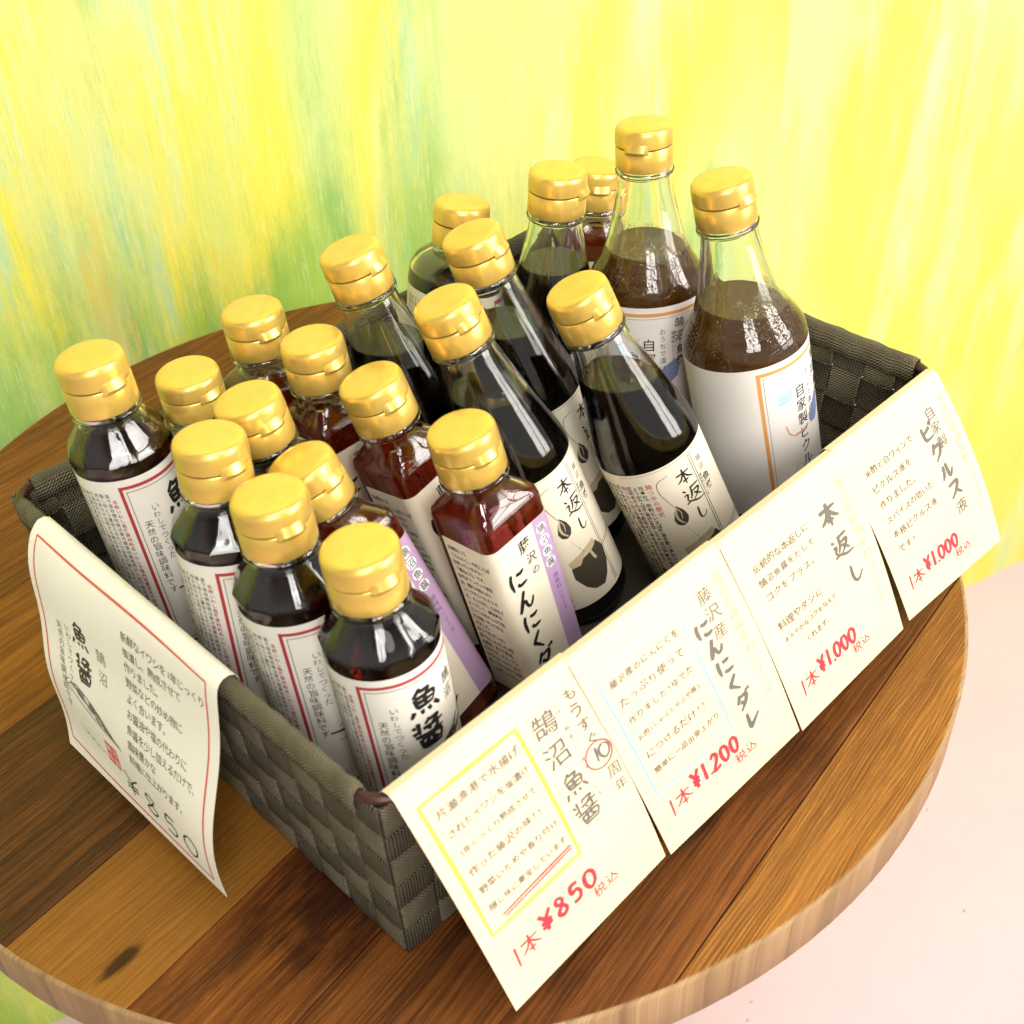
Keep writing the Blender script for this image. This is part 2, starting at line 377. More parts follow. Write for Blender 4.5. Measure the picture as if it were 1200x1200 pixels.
# ------------------------------------------------------------------ table
TC = Vector((-.0021, .0632)); TR = .2946; TA = math.radians(7.5)
def wood(name, dark, light, seed, freq=95, contrast=1., knots=0., streak=.3, rough=.46, stain=None):
    M, nt, b, o = mat(name); n = N(nt)
    v = n.coord((1, 1, 1), (0, 0, -TA), (seed*.37, seed*.91, 0))
    warp = n.noise(n.remap(v, (5, 9, 1)), 1., 3)
    wv = n.node('ShaderNodeVectorMath', operation='ADD'); n.link(v, wv.inputs[0])
    cmb = n.node('ShaderNodeCombineXYZ'); n.link(n.math('MULTIPLY', n.math('SUBTRACT', warp, .5), .014), cmb.inputs[1]); n.link(cmb.outputs[0], wv.inputs[1])
    w = wv.outputs[0]
    ring = n.noise(n.remap(w, (2.2, freq*3, 1)), 1., 3, .55); broad = n.noise(n.remap(w, (3.5, 60, 1)), 1., 4, .6)
    fib = n.noise(n.remap(v, (40, 1500, 1)), 1., 3, .6); pat = n.noise(n.remap(v, (9, 16, 1)), 1., 5, .65)
    sw = n.node('ShaderNodeSeparateXYZ'); n.link(w, sw.inputs[0]); lw = n.noise(n.remap(v, (3.2, 22, 1), (seed*1.7, 0, 0)), 1., 3, .5)
    ny = n.math('ADD', sw.outputs[1], n.math('MULTIPLY', lw, .030)); cx = n.node('ShaderNodeCombineXYZ'); n.link(ny, cx.inputs[0])
    wvt = n.node('ShaderNodeTexWave', wave_type='BANDS', bands_direction='X', wave_profile='SAW'); n.link(cx.outputs[0], wvt.inputs[0]); wvt.inputs['Scale'].default_value = freq*1.0; wvt.inputs['Distortion'].default_value = 0
    lines = n.math('MULTIPLY', n.step(wvt.outputs[1], .45, 1.), n.step(n.noise(n.remap(v, (14, 90, 1)), 1., 3), .30, .65))
    f = n.math('ADD', n.math('MULTIPLY', ring, .42*contrast), n.math('ADD', n.math('MULTIPLY', broad, .34), n.math('MULTIPLY', fib, .36)))
    c = n.mix(n.step(f, .36, .76), dark, light)
    c = n.mix(n.math('MULTIPLY', lines, .62*contrast), c, tuple(x*.62 for x in dark))
    c = n.mix(n.math('MULTIPLY', n.step(fib, .60, .72), streak), c, tuple(min(1, x*1.7) for x in light))
    c = n.mix(n.math('MULTIPLY', n.step(pat, .52, .70), .55), c, tuple(x*.75 for x in dark))
    if knots:
        vo = n.node('ShaderNodeTexVoronoi'); n.link(n.remap(v, (9, 24, 1), (seed*1.31, seed*2.17, 0)), vo.inputs['Vector']); vo.inputs['Scale'].default_value = 1
        d = n.math('ADD', vo.outputs['Distance'], n.math('MULTIPLY', n.math('SUBTRACT', pat, .5), .5))
        c = n.mix(n.math('MULTIPLY', n.step(d, .17, .0), knots), c, (.012, .006, .003))
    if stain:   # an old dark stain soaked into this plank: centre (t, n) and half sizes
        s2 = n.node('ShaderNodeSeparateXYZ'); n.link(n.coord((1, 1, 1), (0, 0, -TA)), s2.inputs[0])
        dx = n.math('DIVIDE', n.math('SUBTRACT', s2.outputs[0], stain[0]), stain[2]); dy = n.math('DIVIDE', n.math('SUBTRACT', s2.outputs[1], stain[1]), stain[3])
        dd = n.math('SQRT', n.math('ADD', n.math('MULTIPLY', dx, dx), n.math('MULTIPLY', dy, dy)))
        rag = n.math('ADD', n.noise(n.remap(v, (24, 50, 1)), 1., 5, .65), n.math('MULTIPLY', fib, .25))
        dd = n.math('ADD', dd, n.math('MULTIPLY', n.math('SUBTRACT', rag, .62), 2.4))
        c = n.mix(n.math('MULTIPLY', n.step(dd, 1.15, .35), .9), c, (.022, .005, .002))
    n.link(c, b.inputs['Base Color']); b.inputs['Roughness'].default_value = rough; b.inputs['Specular IOR Level'].default_value = .22
    h = n.math('SUBTRACT', n.math('ADD', f, n.math('MULTIPLY', fib, .4)), n.math('MULTIPLY', lines, .5)); n.bump(h, .4, .0008, b)
    return M
planks = [(-1, -.193, wood('ochre_plank', (.13, .044, .007), (.40, .17, .032), 1, 190, 1., .9)),
 (-.193, -.083, wood('red_brown_plank', (.048, .013, .003), (.21, .068, .012), 2, 100, 1., .6)),
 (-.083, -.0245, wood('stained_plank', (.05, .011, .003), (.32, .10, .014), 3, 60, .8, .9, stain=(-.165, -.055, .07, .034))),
 (-.0245, .0385, wood('light_plank', (.20, .076, .011), (.32, .135, .021), 4, 120, .8, .5, .2, stain=(-.262, -.006, .012, .0045))),
 (.0385, .1395, wood('dark_streaked_plank', (.030, .010, .004), (.15, .050, .010), 5, 150, 1., .5, .8)),
 (.1395, .2255, wood('orange_plank', (.14, .044, .006), (.34, .128, .018), 6, 60, .9, .6)),
 (.2255, 1, wood('mid_brown_plank', (.10, .032, .006), (.28, .102, .018), 7, 80, .9, .5))]
EDGE = wood('pale_edge_wood', (.25, .14, .06), (.46, .30, .15), 9, 45, .9, .4, .15, .55)
tb = MB(); TH = .028
et, en = Vector((math.cos(TA), math.sin(TA))), Vector((-math.sin(TA), math.cos(TA)))
cn = TC.dot(en)
for i, (n0, n1, M) in enumerate(planks):
    a, b_ = max(n0-cn, -TR*.9999)+.00025, min(n1-cn, TR*.9999)-.00025
    a0, a1 = math.asin(a/TR), math.asin(b_/TR); K = 26
    right = [(TR*math.cos(a0+(a1-a0)*k/K), TR*math.sin(a0+(a1-a0)*k/K)) for k in range(K+1)]
    left = [(-x, y) for x, y in reversed(right)]
    loop = [TC + et*x + en*y for x, y in right+left]; L = len(loop)
    vs = [(*p, 0) for p in loop] + [(*p, -TH) for p in loop]
    tb.add(vs, [tuple(range(L)), tuple(range(2*L-1, L-1, -1))], i)
    for k in range(L):
        tb.add([vs[k], vs[(k+1) % L], vs[(k+1) % L+L], vs[k+L]], [(3, 2, 1, 0)], len(planks) if k not in (K, L-1) else i)
EB = .2965
table = empty('round_table', (TC.x, TC.y, -.72)); tag(table, 'round table with a top of mixed light and dark wooden planks', 'table')
tt = tb.build('tabletop', [p[2] for p in planks]+[EDGE], table); tt.matrix_parent_inverse = Matrix.Translation((-TC.x, -TC.y, .72))
bm = bmesh.new(); bm.from_mesh(tt.data); bmesh.ops.remove_doubles(bm, verts=bm.verts, dist=.00001); bmesh.ops.recalc_face_normals(bm, faces=bm.faces); bm.to_mesh(tt.data); bm.free()
bv = tt.modifiers.new('bevel', 'BEVEL'); bv.width = .0006; bv.segments = 2; bv.limit_method = 'ANGLE'; bv.angle_limit = math.radians(50)
v_, f2 = lathe([(-TH, .2949, circ), (-TH, EB-.001, circ), (-TH+.0012, EB, circ), (-.0022, EB, circ), (-.0009, EB-.0006, circ), (-.0002, EB-.002, circ), (-.0002, .2949, circ), (-TH, .2949, circ)], 128, False)
eb = mesh_obj('edge_band', v_, f2, EDGE, table, None, 40); eb.location = (0, 0, .72)
IRON = simple('black_iron', (.03, .028, .027), .5, .6)
v_, f2 = lathe([(.02, .03, circ), (.5, .026, circ), (.66, .03, circ), (.692, .10, circ)], 32); mesh_obj('pedestal', v_, f2, IRON, table, None, 40)
v_, f2 = lathe([(0, .2, circ), (.012, .2, circ), (.0185, .06, circ)], 40); mesh_obj('foot_plate', v_, f2, IRON, table, None, 40)

# ------------------------------------------------------------------ basket
BW, BD, BH, TP = .3694/2, .2628/2, .1072, .008
def strap_mat(name, dark, light):
    M, nt, b, o = mat(name); n = N(nt)
    uv = n.node('ShaderNodeUVMap'); U = uv.outputs[0]
    rib = n.node('ShaderNodeTexWave', wave_type='BANDS', bands_direction='X'); n.link(n.remap(U, (1, 1, 1)), rib.inputs[0]); rib.inputs['Scale'].default_value = 22; rib.inputs['Distortion'].default_value = 1.2; rib.inputs['Detail'].default_value = 1
    di = n.node('ShaderNodeTexWave', wave_type='BANDS', bands_direction='DIAGONAL'); n.link(U, di.inputs[0]); di.inputs['Scale'].default_value = 34; di.inputs['Distortion'].default_value = .8
    br = n.node('ShaderNodeTexChecker'); n.link(U, br.inputs[0]); br.inputs['Scale'].default_value = 130
    no = n.noise(n.coord(), 70, 5)
    f = n.math('ADD', n.math('MULTIPLY', rib.outputs[1], .4), n.math('ADD', n.math('MULTIPLY', di.outputs[1], .25), n.math('MULTIPLY', no, .4)))
    c = n.mix(n.step(f, .25, .75), dark, light); n.link(c, b.inputs['Base Color']); b.inputs['Roughness'].default_value = .65; b.inputs['Specular IOR Level'].default_value = .3
    n.bump(n.math('ADD', n.math('MULTIPLY', rib.outputs[1], .7), n.math('ADD', di.outputs[1], n.math('MULTIPLY', br.outputs[1], .3))), .75, .0012, b)
    return M
STRAP = [strap_mat('olive_strap', (.05, .041, .022), (.255, .222, .138)), strap_mat('dark_strap', (.013, .010, .006), (.145, .122, .078))]
WIRE = simple('brown_wire', (.06, .022, .018), .35, .3)
basket = empty('basket', (0, 0, 0)); tag(basket, 'rectangular woven basket of dark olive straps filled with sauce bottles', 'basket')
def woven(A, B, nout, cols, name):
    # wall between rim corners A and B (z = BH), base inset by TP; woven from real straps
    A, B = Vector(A), Vector(B); Ld = (B-A); Lw = Ld.length; ex = Ld/Lw; nin = -Vector(nout)
    rows = 6; vs = []; fs = []; mi = []; uvs = []
    def P(s, t, d):
        ins = TP*(1-t); k = ins/Lw
        return A + ex*(Lw*(k + s*(1-2*k))) + nin*ins + Vector((0, 0, -BH*(1-t)*.985)) - nin*d
    amp = .0008; ch = 1/cols; rh = 1/rows
    def strip(horizontal, idx):
        n = (cols if horizontal else rows)*8
        for e in range(n+1):
            x = e/n; cyc = x*(cols if horizontal else rows)
            ph = math.cos(math.pi*(cyc-.5)*1) if False else math.sin(math.pi*(cyc+idx))
            d = amp*max(-1, min(1, ph*1.6))*(1 if horizontal else -1)
            for q in (0, .06, .94, 1):
                edge = -.0009 if q in (0, 1) else 0
                if horizontal: s, t = x, (idx+.03+.94*q)*rh
                else: s, t = (idx+.03+.94*q)*ch, x
                vs.append(P(s, t, d+edge)); uvs.append((s*Lw*10, t*BH*10) if horizontal else (t*BH*10+.37*idx, s*Lw*10))
        base = len(vs)-(n+1)*4
        for e in range(n):
            for q in range(3): fs.append((base+e*4+q, base+e*4+q+1, base+e*4+q+5, base+e*4+q+4)); mi.append(1 if horizontal else 0)
    for i in range(rows): strip(True, i)
    for j in range(cols): strip(False, j)
    o = mesh_obj(name, vs, fs, STRAP, basket, mi, 180)
    ul = o.data.uv_layers.new(name='UVMap')
    for lp in o.data.loops: ul.data[lp.index].uv = uvs[lp.vertex_index]
    so = o.modifiers.new('thick', 'SOLIDIFY'); so.thickness = .0009; so.offset = 0
    return o
c0, c1, c2, c3 = (-BW, -BD, BH), (BW, -BD, BH), (BW, BD, BH), (-BW, BD, BH)
woven(c0, c1, (0, -1, 0), 20, 'woven_side'); woven(c1, c2, (1, 0, 0), 14, 'woven_side'); woven(c2, c3, (0, 1, 0), 20, 'woven_side'); woven(c3, c0, (-1, 0, 0), 14, 'woven_side')
bp = MB(); bp.box((-BW+TP+.001, -BD+TP+.001, .001), (BW-TP-.001, BD-TP-.001, .006)); bp.build('base_panel', simple('dark_base_board', (.03, .022, .014), .8), basket)
# wire frame with bare corners, straps rolled over it along the sides
def rim_loop(z, ins, rad=.012, n=6):
    pts = []
    for (sx, sy, a0) in ((1, -1, -90), (1, 1, 0), (-1, 1, 90), (-1, -1, 180)):
        cx, cy = sx*(BW-ins-rad), sy*(BD-ins-rad)
        for k in range(n+1):
            a = math.radians(a0+90*k/n); pts.append(Vector((cx+rad*math.cos(a), cy+rad*math.sin(a), z)))
    return pts
rl = rim_loop(BH, 0); wf = MB(); wf.tube(rl+[rl[0]], .0024, 8)
for sx, sy in ((-1, -1), (1, -1), (1, 1), (-1, 1)): wf.tube([(sx*(BW-.004), sy*(BD-.004), BH), (sx*(BW-TP-.004), sy*(BD-TP-.004), .003)], .0022, 8)
wf.build('wire_frame', WIRE, basket, 60)
def roll(A, B, nout):
    A, B = Vector(A), Vector(B); L = (B-A).length; ex = (B-A)/L; no = Vector(nout); g = .0105; K = 80; vs = []; uvs = []; prof = [(-.0030, -.009), (-.0032, -.004), (-.0029, .0010), (-.0016, .0030), (.0004, .0035), (.0022, .0025), (.0030, .0002), (.0030, -.004), (.0026, -.009)]
    for k in range(K+1):
        x = g+(L-2*g)*k/K; w = 1+.10*math.sin(k*1.7)+.05*math.sin(k*3.9); p = A+ex*x
        for j, (d, z) in enumerate(prof): vs.append(p + no*d*w + Vector((0, 0, z+.0003*math.sin(k*.9)))); uvs.append((j*.042, x*10))
    n = len(prof); fs = [(k*n+j, k*n+j+1, (k+1)*n+j+1, (k+1)*n+j) for k in range(K) for j in range(n-1)]
    o = mesh_obj('rolled_rim', vs, fs, STRAP[0], basket, None, 180); ul = o.data.uv_layers.new(name='UVMap')
    for lp in o.data.loops: ul.data[lp.index].uv = uvs[lp.vertex_index]
    so = o.modifiers.new('thick', 'SOLIDIFY'); so.thickness = .0008; so.offset = 0
roll(c0, c1, (0, -1, 0)); roll(c1, c2, (1, 0, 0)); roll(c2, c3, (0, 1, 0)); roll(c3, c0, (-1, 0, 0))

# ------------------------------------------------------------------ bottle materials
def glass_mat(name, col=(1, 1, 1), drops=False):
    M, nt, b, o = mat(name); n = N(nt)
    b.inputs['Base Color'].default_value = (*col, 1); b.inputs['Transmission Weight'].default_value = 1; b.inputs['IOR'].default_value = 1.5; b.inputs['Roughness'].default_value = 0.0
    v = n.coord(); h = n.noise(v, 55, 2)
    if drops:
        vo = n.node('ShaderNodeTexVoronoi'); n.link(v, vo.inputs['Vector']); vo.inputs['Scale'].default_value = 900
        big = n.noise(v, 60, 3); z = n.node('ShaderNodeSeparateXYZ'); n.link(v, z.inputs[0])
        band = n.math('MULTIPLY', n.step(z.outputs[2], .108, .118), n.step(z.outputs[2], .150, .138))
        d = n.math('MULTIPLY', n.math('MULTIPLY', n.step(vo.outputs['Distance'], .45, .1), n.step(big, .42, .55)), band)
        h = n.math('ADD', n.math('MULTIPLY', h, .6), n.math('MULTIPLY', d, .7))
        n.bump(h, .6, .0009, b)
    else: n.bump(h, .12, .002, b)
    return M
GLASS = glass_mat('clear_glass', (.985, 1, .985)); DROPGLASS = glass_mat('beaded_glass', (.985, 1, .98), True)
def liquid(name, body, trans, col, dens):
    # cloudy sauce: part of the light is scattered back, the rest is absorbed on its way through
    M, nt, b, o = mat(name); n = N(nt)
    b.inputs['Transmission Weight'].default_value = 0; b.inputs['Base Color'].default_value = (*body, 1); b.inputs['IOR'].default_value = 1.36; b.inputs['Roughness'].default_value = .0
    g = n.node('ShaderNodeBsdfPrincipled'); g.inputs['Base Color'].default_value = (1, 1, 1, 1); g.inputs['Transmission Weight'].default_value = 1; g.inputs['IOR'].default_value = 1.36; g.inputs['Roughness'].default_value = 0
    mx = n.node('ShaderNodeMixShader'); mx.inputs[0].default_value = trans; n.link(b.outputs[0], mx.inputs[1]); n.link(g.outputs[0], mx.inputs[2]); n.link(mx.outputs[0], o.inputs['Surface'])
    va = n.node('ShaderNodeVolumeAbsorption'); va.inputs[0].default_value = (*col, 1); va.inputs[1].default_value = dens
    n.link(va.outputs[0], o.inputs['Volume']); return M
LIQ = dict(s=liquid('dark_fish_sauce', (.032, .008, .002), .85, (.88, .36, .06), 140), q=liquid('red_garlic_sauce', (.42, .030, .004), .74, (.97, .20, .02), 48), t=liquid('black_soy_base', (.010, .006, .004), .6, (.72, .38, .10), 420),
           b=liquid('amber_pickling_liquid', (.22, .085, .010), .6, (.92, .58, .08), 48), r=liquid('dark_round_sauce', (.022, .008, .003), .7, (.75, .35, .10), 260))
def gold(name, col, rough):
    M, nt, b, o = mat(name); n = N(nt); v = n.coord()
    c = n.mix(n.step(n.noise(v, 120, 3), .35, .7), col, tuple(x*.9 for x in col)); n.link(c, b.inputs['Base Color'])
    b.inputs['Metallic'].default_value = .52; b.inputs['Roughness'].default_value = rough; b.inputs['Coat Weight'].default_value = .15; b.inputs['Coat Roughness'].default_value = .25
    n.bump(n.noise(v, 350, 2), .05, .0005, b); return M
GOLD = gold('gold_cap_plastic', (.84, .555, .115), .27)

# ------------------------------------------------------------------ bottle shapes (metres, base at z = 0)
SQH, SQC = .0186, .0055
sq = rsq(SQH, SQC); sqi = rsq(SQH-.0018, SQC-.001); sqmean = SQH
def sqs(half, cr):
    f = rsq(half, cr); return lambda t: f(t)
def neck(zc):   # finish of the bottle hidden by / just under the cap
    return [(zc-.0042, .0134, circ), (zc-.0036, .0146, circ), (zc-.0028, .0153, circ), (zc-.0015, .0154, circ), (zc-.0006, .0147, circ), (zc+.0004, .0130, circ), (zc+.014, .0125, circ)]
TYPE = {}
TYPE['s'] = dict(H=.163, R=.0226, outer=[(0, .0195, circ), (.0012, .0214, circ), (.004, .0226, circ), (.1175, .0226, circ), (.1185, .0229, poly12), (.1225, .0233, poly12), (.1258, .0215, poly12), (.1335, .0150, poly12), (.1348, .0138, circ), (.1362, .0134, circ)]+neck(.141), level=.1325, lab=(.022, .1165))
TYPE['q'] = dict(H=.158, R=None, outer=[(0, .0165, None), (.0015, .0180, None), (.004, SQH, None), (.1165, SQH, None), (.1195, .0180, None), (.1215, .0160, None), (.1265, .0139, circ), (.1285, .0134, circ)]+neck(.136), level=.1245, lab=(.012, .1075))
TYPE['t'] = dict(H=.188, R=.0266, outer=[(0, .023, circ), (.0015, .0252, circ), (.005, .0266, circ), (.097, .0266, circ), (.103, .0259, circ), (.112, .0240, circ), (.128, .0203, circ), (.146, .0163, circ), (.156, .0143, circ), (.1615, .0136, circ)]+neck(.166), level=.1375, lab=(.013, .0955))
TYPE['b'] = dict(H=.203, R=.0318, outer=[(0, .028, circ), (.0015, .0305, circ), (.005, .0318, circ), (.1175, .0318, circ), (.1215, .0311, circ), (.126, .0287, circ), (.133, .0243, circ), (.144, .0201, circ), (.158, .0168, circ), (.170, .0144, circ), (.1765, .0137, circ)]+neck(.181), level=.1375, lab=(.024, .1145))
TYPE['r'] = dict(H=.166, R=.0268, outer=[(0, .023, circ), (.0015, .0255, circ), (.005, .0268, circ), (.1265, .0268, circ), (.132, .0258, circ), (.1365, .0225, circ), (.1385, .0180, circ), (.1398, .0145, circ)]+neck(.144), level=.1325, lab=(.020, .1225))
def rings_of(t, inset, ztop=None):
    out = []
    for z, r, sec in TYPE[t]['outer']:
        if sec is None:
            out.append((z, 1., rsq(r-inset, max(.003, SQC*r/SQH)-inset*.5)))
        else: out.append((z, r-inset, sec))
    return out
def glass_body(t, parent):
    seg = 64 if t == 'q' else 48
    ro = rings_of(t, 0); ri = rings_of(t, .0019)
    ri = [(max(z, .0035) + (.0 if k else 0), r, s) for k, (z, r, s) in enumerate(ri) if z > .0013]
    v1, f1 = lathe(ro, seg, False); v2, f2 = lathe(ri, seg, False); k = len(v1); n1, n2 = len(ro), len(ri)
    fs = f1 + [tuple(reversed([i+k for i in f])) for f in f2]
    fs.append(tuple(range(seg-1, -1, -1))); fs.append(tuple(k+i for i in range(seg)))
    for i in range(seg):
        a, b = (n1-1)*seg+i, (n1-1)*seg+(i+1) % seg; c, d = k+(n2-1)*seg+(i+1) % seg, k+(n2-1)*seg+i
        fs.append((a, b, c, d))
    return mesh_obj('glass_body', v1+v2, fs, DROPGLASS if t == 'b' else GLASS, parent, None, 24 if t == 's' else 35)
def liquid_mesh(t, parent, axis_inv_up, sp):
    seg = 64 if t == 'q' else 48
    ri = [(max(z, .0034), r, s) for z, r, s in rings_of(t, .00175) if z > .0013]
    vs, fs = lathe(ri, seg, True)
    me = bpy.data.meshes.new('liquid'); me.from_pydata([tuple(v) for v in vs], [], fs); bm = bmesh.new(); bm.from_mesh(me)
    no = axis_inv_up
    r = bmesh.ops.bisect_plane(bm, geom=bm.verts[:]+bm.edges[:]+bm.faces[:], plane_co=(0, 0, sp), plane_no=no, clear_outer=True)
    ed = [e for e in r['geom_cut'] if isinstance(e, bmesh.types.BMEdge)]
    bmesh.ops.edgeloop_fill(bm, edges=ed); bmesh.ops.recalc_face_normals(bm, faces=bm.faces)
    for f in bm.faces: f.smooth = True
    bm.to_mesh(me); bm.free(); me.set_sharp_from_angle(angle=math.radians(24 if t == 's' else 35)); me.materials.append(LIQ[t])
    o = bpy.data.objects.new('liquid', me); COL.objects.link(o); o.parent = parent; return o
def cap_part(t, parent, tab):
    z = TYPE[t]['H']-.022; A = math.radians(tab)
    v, f = lathe([(z, .0138, circ), (z, .01495, circ), (z+.0006, .0151, circ), (z+.0108, .01498, circ), (z+.0113, .0146, circ), (z+.0114, .0120, circ)], 48, True)
    c = mesh_obj('cap', v, f, GOLD, parent, None, 40)
    v, f = lathe([(z+.0119, .0118, circ), (z+.0119, .0146, circ), (z+.0124, .01512, circ), (z+.0186, .0149, circ), (z+.0203, .0144, circ), (z+.0212, .0136, circ), (z+.0217, .0122, circ), (z+.0219, .0105, circ), (z+.0222, .004, circ)], 48, True)
    # thumb tab, a small wedge growing out of the seam
    k = len(v); T = []
    for (h, r0) in ((z+.0098, .0149), (z+.0116, .0149), (z+.0150, .0149)):
        for i in range(9):
            a = A + (i-4)/4*.42; e = math.sqrt(max(0., 1-((i-4)/4)**2*.92)); out = {0: .0012, 1: .0021, 2: .0001}[0 if h < z+.0105 else (1 if h < z+.013 else 2)]
            T.append(Vector(((r0+out*e)*math.cos(a), (r0+out*e)*math.sin(a), h)))
    for (h, r0) in ((z+.0142, .0140), (z+.0098, .0140)):
        for i in range(9):
            a = A + (i-4)/4*.42; T.append(Vector((r0*math.cos(a), r0*math.sin(a), h)))
    v += T
    for rr in range(4):
        for i in range(8): f.append((k+rr*9+i, k+rr*9+i+1, k+(rr+1)*9+i+1, k+(rr+1)*9+i))
    for i in range(8): f.append((k+36+i, k+36+i+1, k+i+1, k+i))
    f.append(tuple(k+rr*9 for rr in range(5))); f.append(tuple(k+rr*9+8 for rr in reversed(range(5))))
    mesh_obj('lid', v, f, GOLD, c, None, 35); return c
# sheet around the body: returns fn(u mm, v mm from the label top, lift mm)
def wrapper(t):
    T = TYPE[t]; zt = T['lab'][1]
    if t != 'q':
        R = T['R']
        def fn(u, v, l):
            a = u*.001/R; r = R+.00012+l*.001
            return Vector((r*math.cos(a), r*math.sin(a), zt+v*.001))
        return fn
    n = 720; P = [Vector((sq(2*math.pi*k/n)*math.cos(2*math.pi*k/n), sq(2*math.pi*k/n)*math.sin(2*math.pi*k/n))) for k in range(-n//2, n//2+1)]
    S = [0.]
    for a, b in zip(P, P[1:]): S.append(S[-1]+(b-a).length)
    mid = S[n//2]; S = np.array([s-mid for s in S])*1000; PX = np.array([p.x for p in P]); PY = np.array([p.y for p in P])
    def fn(u, v, l):
        x, y = np.interp(u, S, PX), np.interp(u, S, PY)
        x2, y2 = np.interp(u+.4, S, PX), np.interp(u+.4, S, PY); x1, y1 = np.interp(u-.4, S, PX), np.interp(u-.4, S, PY)
        d = Vector((x2-x1, y2-y1, 0)).normalized(); nn = Vector((d.y, -d.x, 0))
        return Vector((x, y, zt+v*.001)) + nn*(.00012+l*.001)
    return fn
def sheet(fn, u0, u1, vtop, vbot, M, parent, name='label', nu=60, nv=3, thick=.1):
    vs = []; fs = []
    for lay in (0, 1):
        for j in range(nv+1):
            for i in range(nu+1): vs.append(fn(u0+(u1-u0)*i/nu, vtop+(vbot-vtop)*j/nv, thick*lay))
    w = nu+1; L = w*(nv+1)
    for j in range(nv):
        for i in range(nu):
            a = j*w+i; fs.append((a, a+1, a+w+1, a+w)); fs.append((L+a, L+a+w, L+a+w+1, L+a+1))
    for i in range(nu):
        fs.append((i, L+i, L+i+1, i+1)); b = nv*w+i; fs.append((b, b+1, L+b+1, L+b))
    for j in range(nv):
        a = j*w; fs.append((a, a+w, L+a+w, L+a)); b = a+nu; fs.append((b, L+b, L+b+w, b+w))
    return mesh_obj(name, vs, fs, M, parent, None, 35)

def scribble(k, u0, v0, u1, v1, n, w, mi, amp):
    for i in range(n):
        t = i/max(1, n-1); a = Vector((u0, v0)).lerp(Vector((u1, v1)), random.random()); b = a + Vector((random.uniform(1, 4), random.uniform(-1, 1)))*amp
        k.stroke([a, (a+b)/2+Vector((random.uniform(-.6, .6), random.uniform(-.6, .6)))*amp, b], w*random.uniform(.5, 1.3), mi)
KOSHO = '名称いわし魚醤原材料名いわし食塩内容量百五十保存方法直射日光を避け常温で保存開栓後は要冷蔵賞味期限欄外に記載製造者藤沢市鵠沼海岸お料理の隠し味に少量加えるだけで旨味が増しますパスタや炒め物鍋物にもどうぞ天然の成分が沈殿する場合がありますが品質には問題ありません'
def label_s(parent):
    fn = wrapper('s'); H = (TYPE['s']['lab'][1]-TYPE['s']['lab'][0])*1000
    lb = sheet(fn, -66, 66, 0, -H, LABEL, parent, nu=120)
    fr = Ink(fn); fr.frame(-23.5, -3.2, 27, -H+3.2, 1.5, 0); fr.frame(-20.7, -6, 24.2, -H+6, .35, 1); fr.build('red_frame', [RED, GREY], lb)
    k = Ink(fn)
    k.brush('魚', -6, -10, 14.5, 2.2, 0); k.brush('醤', -6.5, -27, 14.5, 2.1, 0)
    k.col('鵠沼', 14.5, -13, 6.2, 3, 1.25, .004, .08); k.col('くげぬま', 19, -13, 2.2, 3, 1.3, 0, .05)
    k.col('いわしでつくった', -11.5, -15, 3.6, 0, 1.02, -.004, .08); k.col('天然の旨味調味料です', -16.5, -22, 3.9, 0, 1.02, .002, .08)
    k.row('いわし', -13, -H+10.5, 4.2, 1, 1.1, .006, .1); 
    j = 0
    for c in range(9):
        k.col(''.join(KOSHO[(j+q) % len(KOSHO)] for q in range(34)), -27-c*2.7, -6-(3 if c == 0 else 0), 2.2, 2 if c else 1, 1.12, .012); j += 34
    for c in range(6): k.col(''.join(KOSHO[(j+q) % len(KOSHO)] for q in range(30)), 58-c*2.7-8, -8, 2.05, 2, 1.14); j += 30
    k.build('lettering', [INK, RED, GREY, simple('soft_black_ink', (.05, .045, .04))], lb)
    p = Ink(fn, .19)
    _f = p.fn; p.fn = lambda u, v, l: _f(u+5, v+12+.35*(u-2), l) if v > -72 else _f(u+3, v+3, l)
    # brush sketch of a sardine, and a boat
    body = [(-16, -62), (-6, -56.5), (6, -55.5), (17, -58), (22, -62), (16, -64.5), (4, -66), (-8, -65.5)]
    p.stroke([(-19, -65), (-6, -68.5), (10, -68), (24, -59)], 1.3, 0); p.stroke([(-12, -62.5), (0, -57), (12, -56), (22, -60)], .5, 0)
    for i in range(46): 
        u = random.uniform(-4, 18); v = -60.5+u*.12+random.uniform(-4, 3.4); p.stroke([(u, v), (u+1.5, v+.5), (u+3.4, v+.3+random.uniform(-.6, .6))], random.uniform(.6, 1.5), 0)
    p.stroke([(18, -60), (24, -55), (22, -61), (25, -66)], .7, 0); p.stroke([(-15, -63.5), (-12, -62.5), (-13, -64.5)], .5, 0)
    for i in range(5): p.stroke([(-16+i*7, -70-random.random()), (-12+i*7, -71.5), (-7+i*7, -70.3)], .35, 1)
    p.stroke([(-3, -80), (0, -83), (14, -83), (17, -79)], .45, 0); p.stroke([(-3, -80), (17, -79)], .35, 0); p.stroke([(4, -80), (4.5, -73)], .35, 0); p.stroke([(4, -74), (12, -79)], .3, 0); p.stroke([(8, -79.5), (8, -76.5), (12, -76.5), (12, -79.3)], .3, 0)
    for i in range(4): p.stroke([(-6+i*2.4, -52+.3*math.sin(i*2)), (-4.8+i*2.4, -51.6)], .25, 1)
    p.build('fish_sketch', [BROWN, GREY], lb)
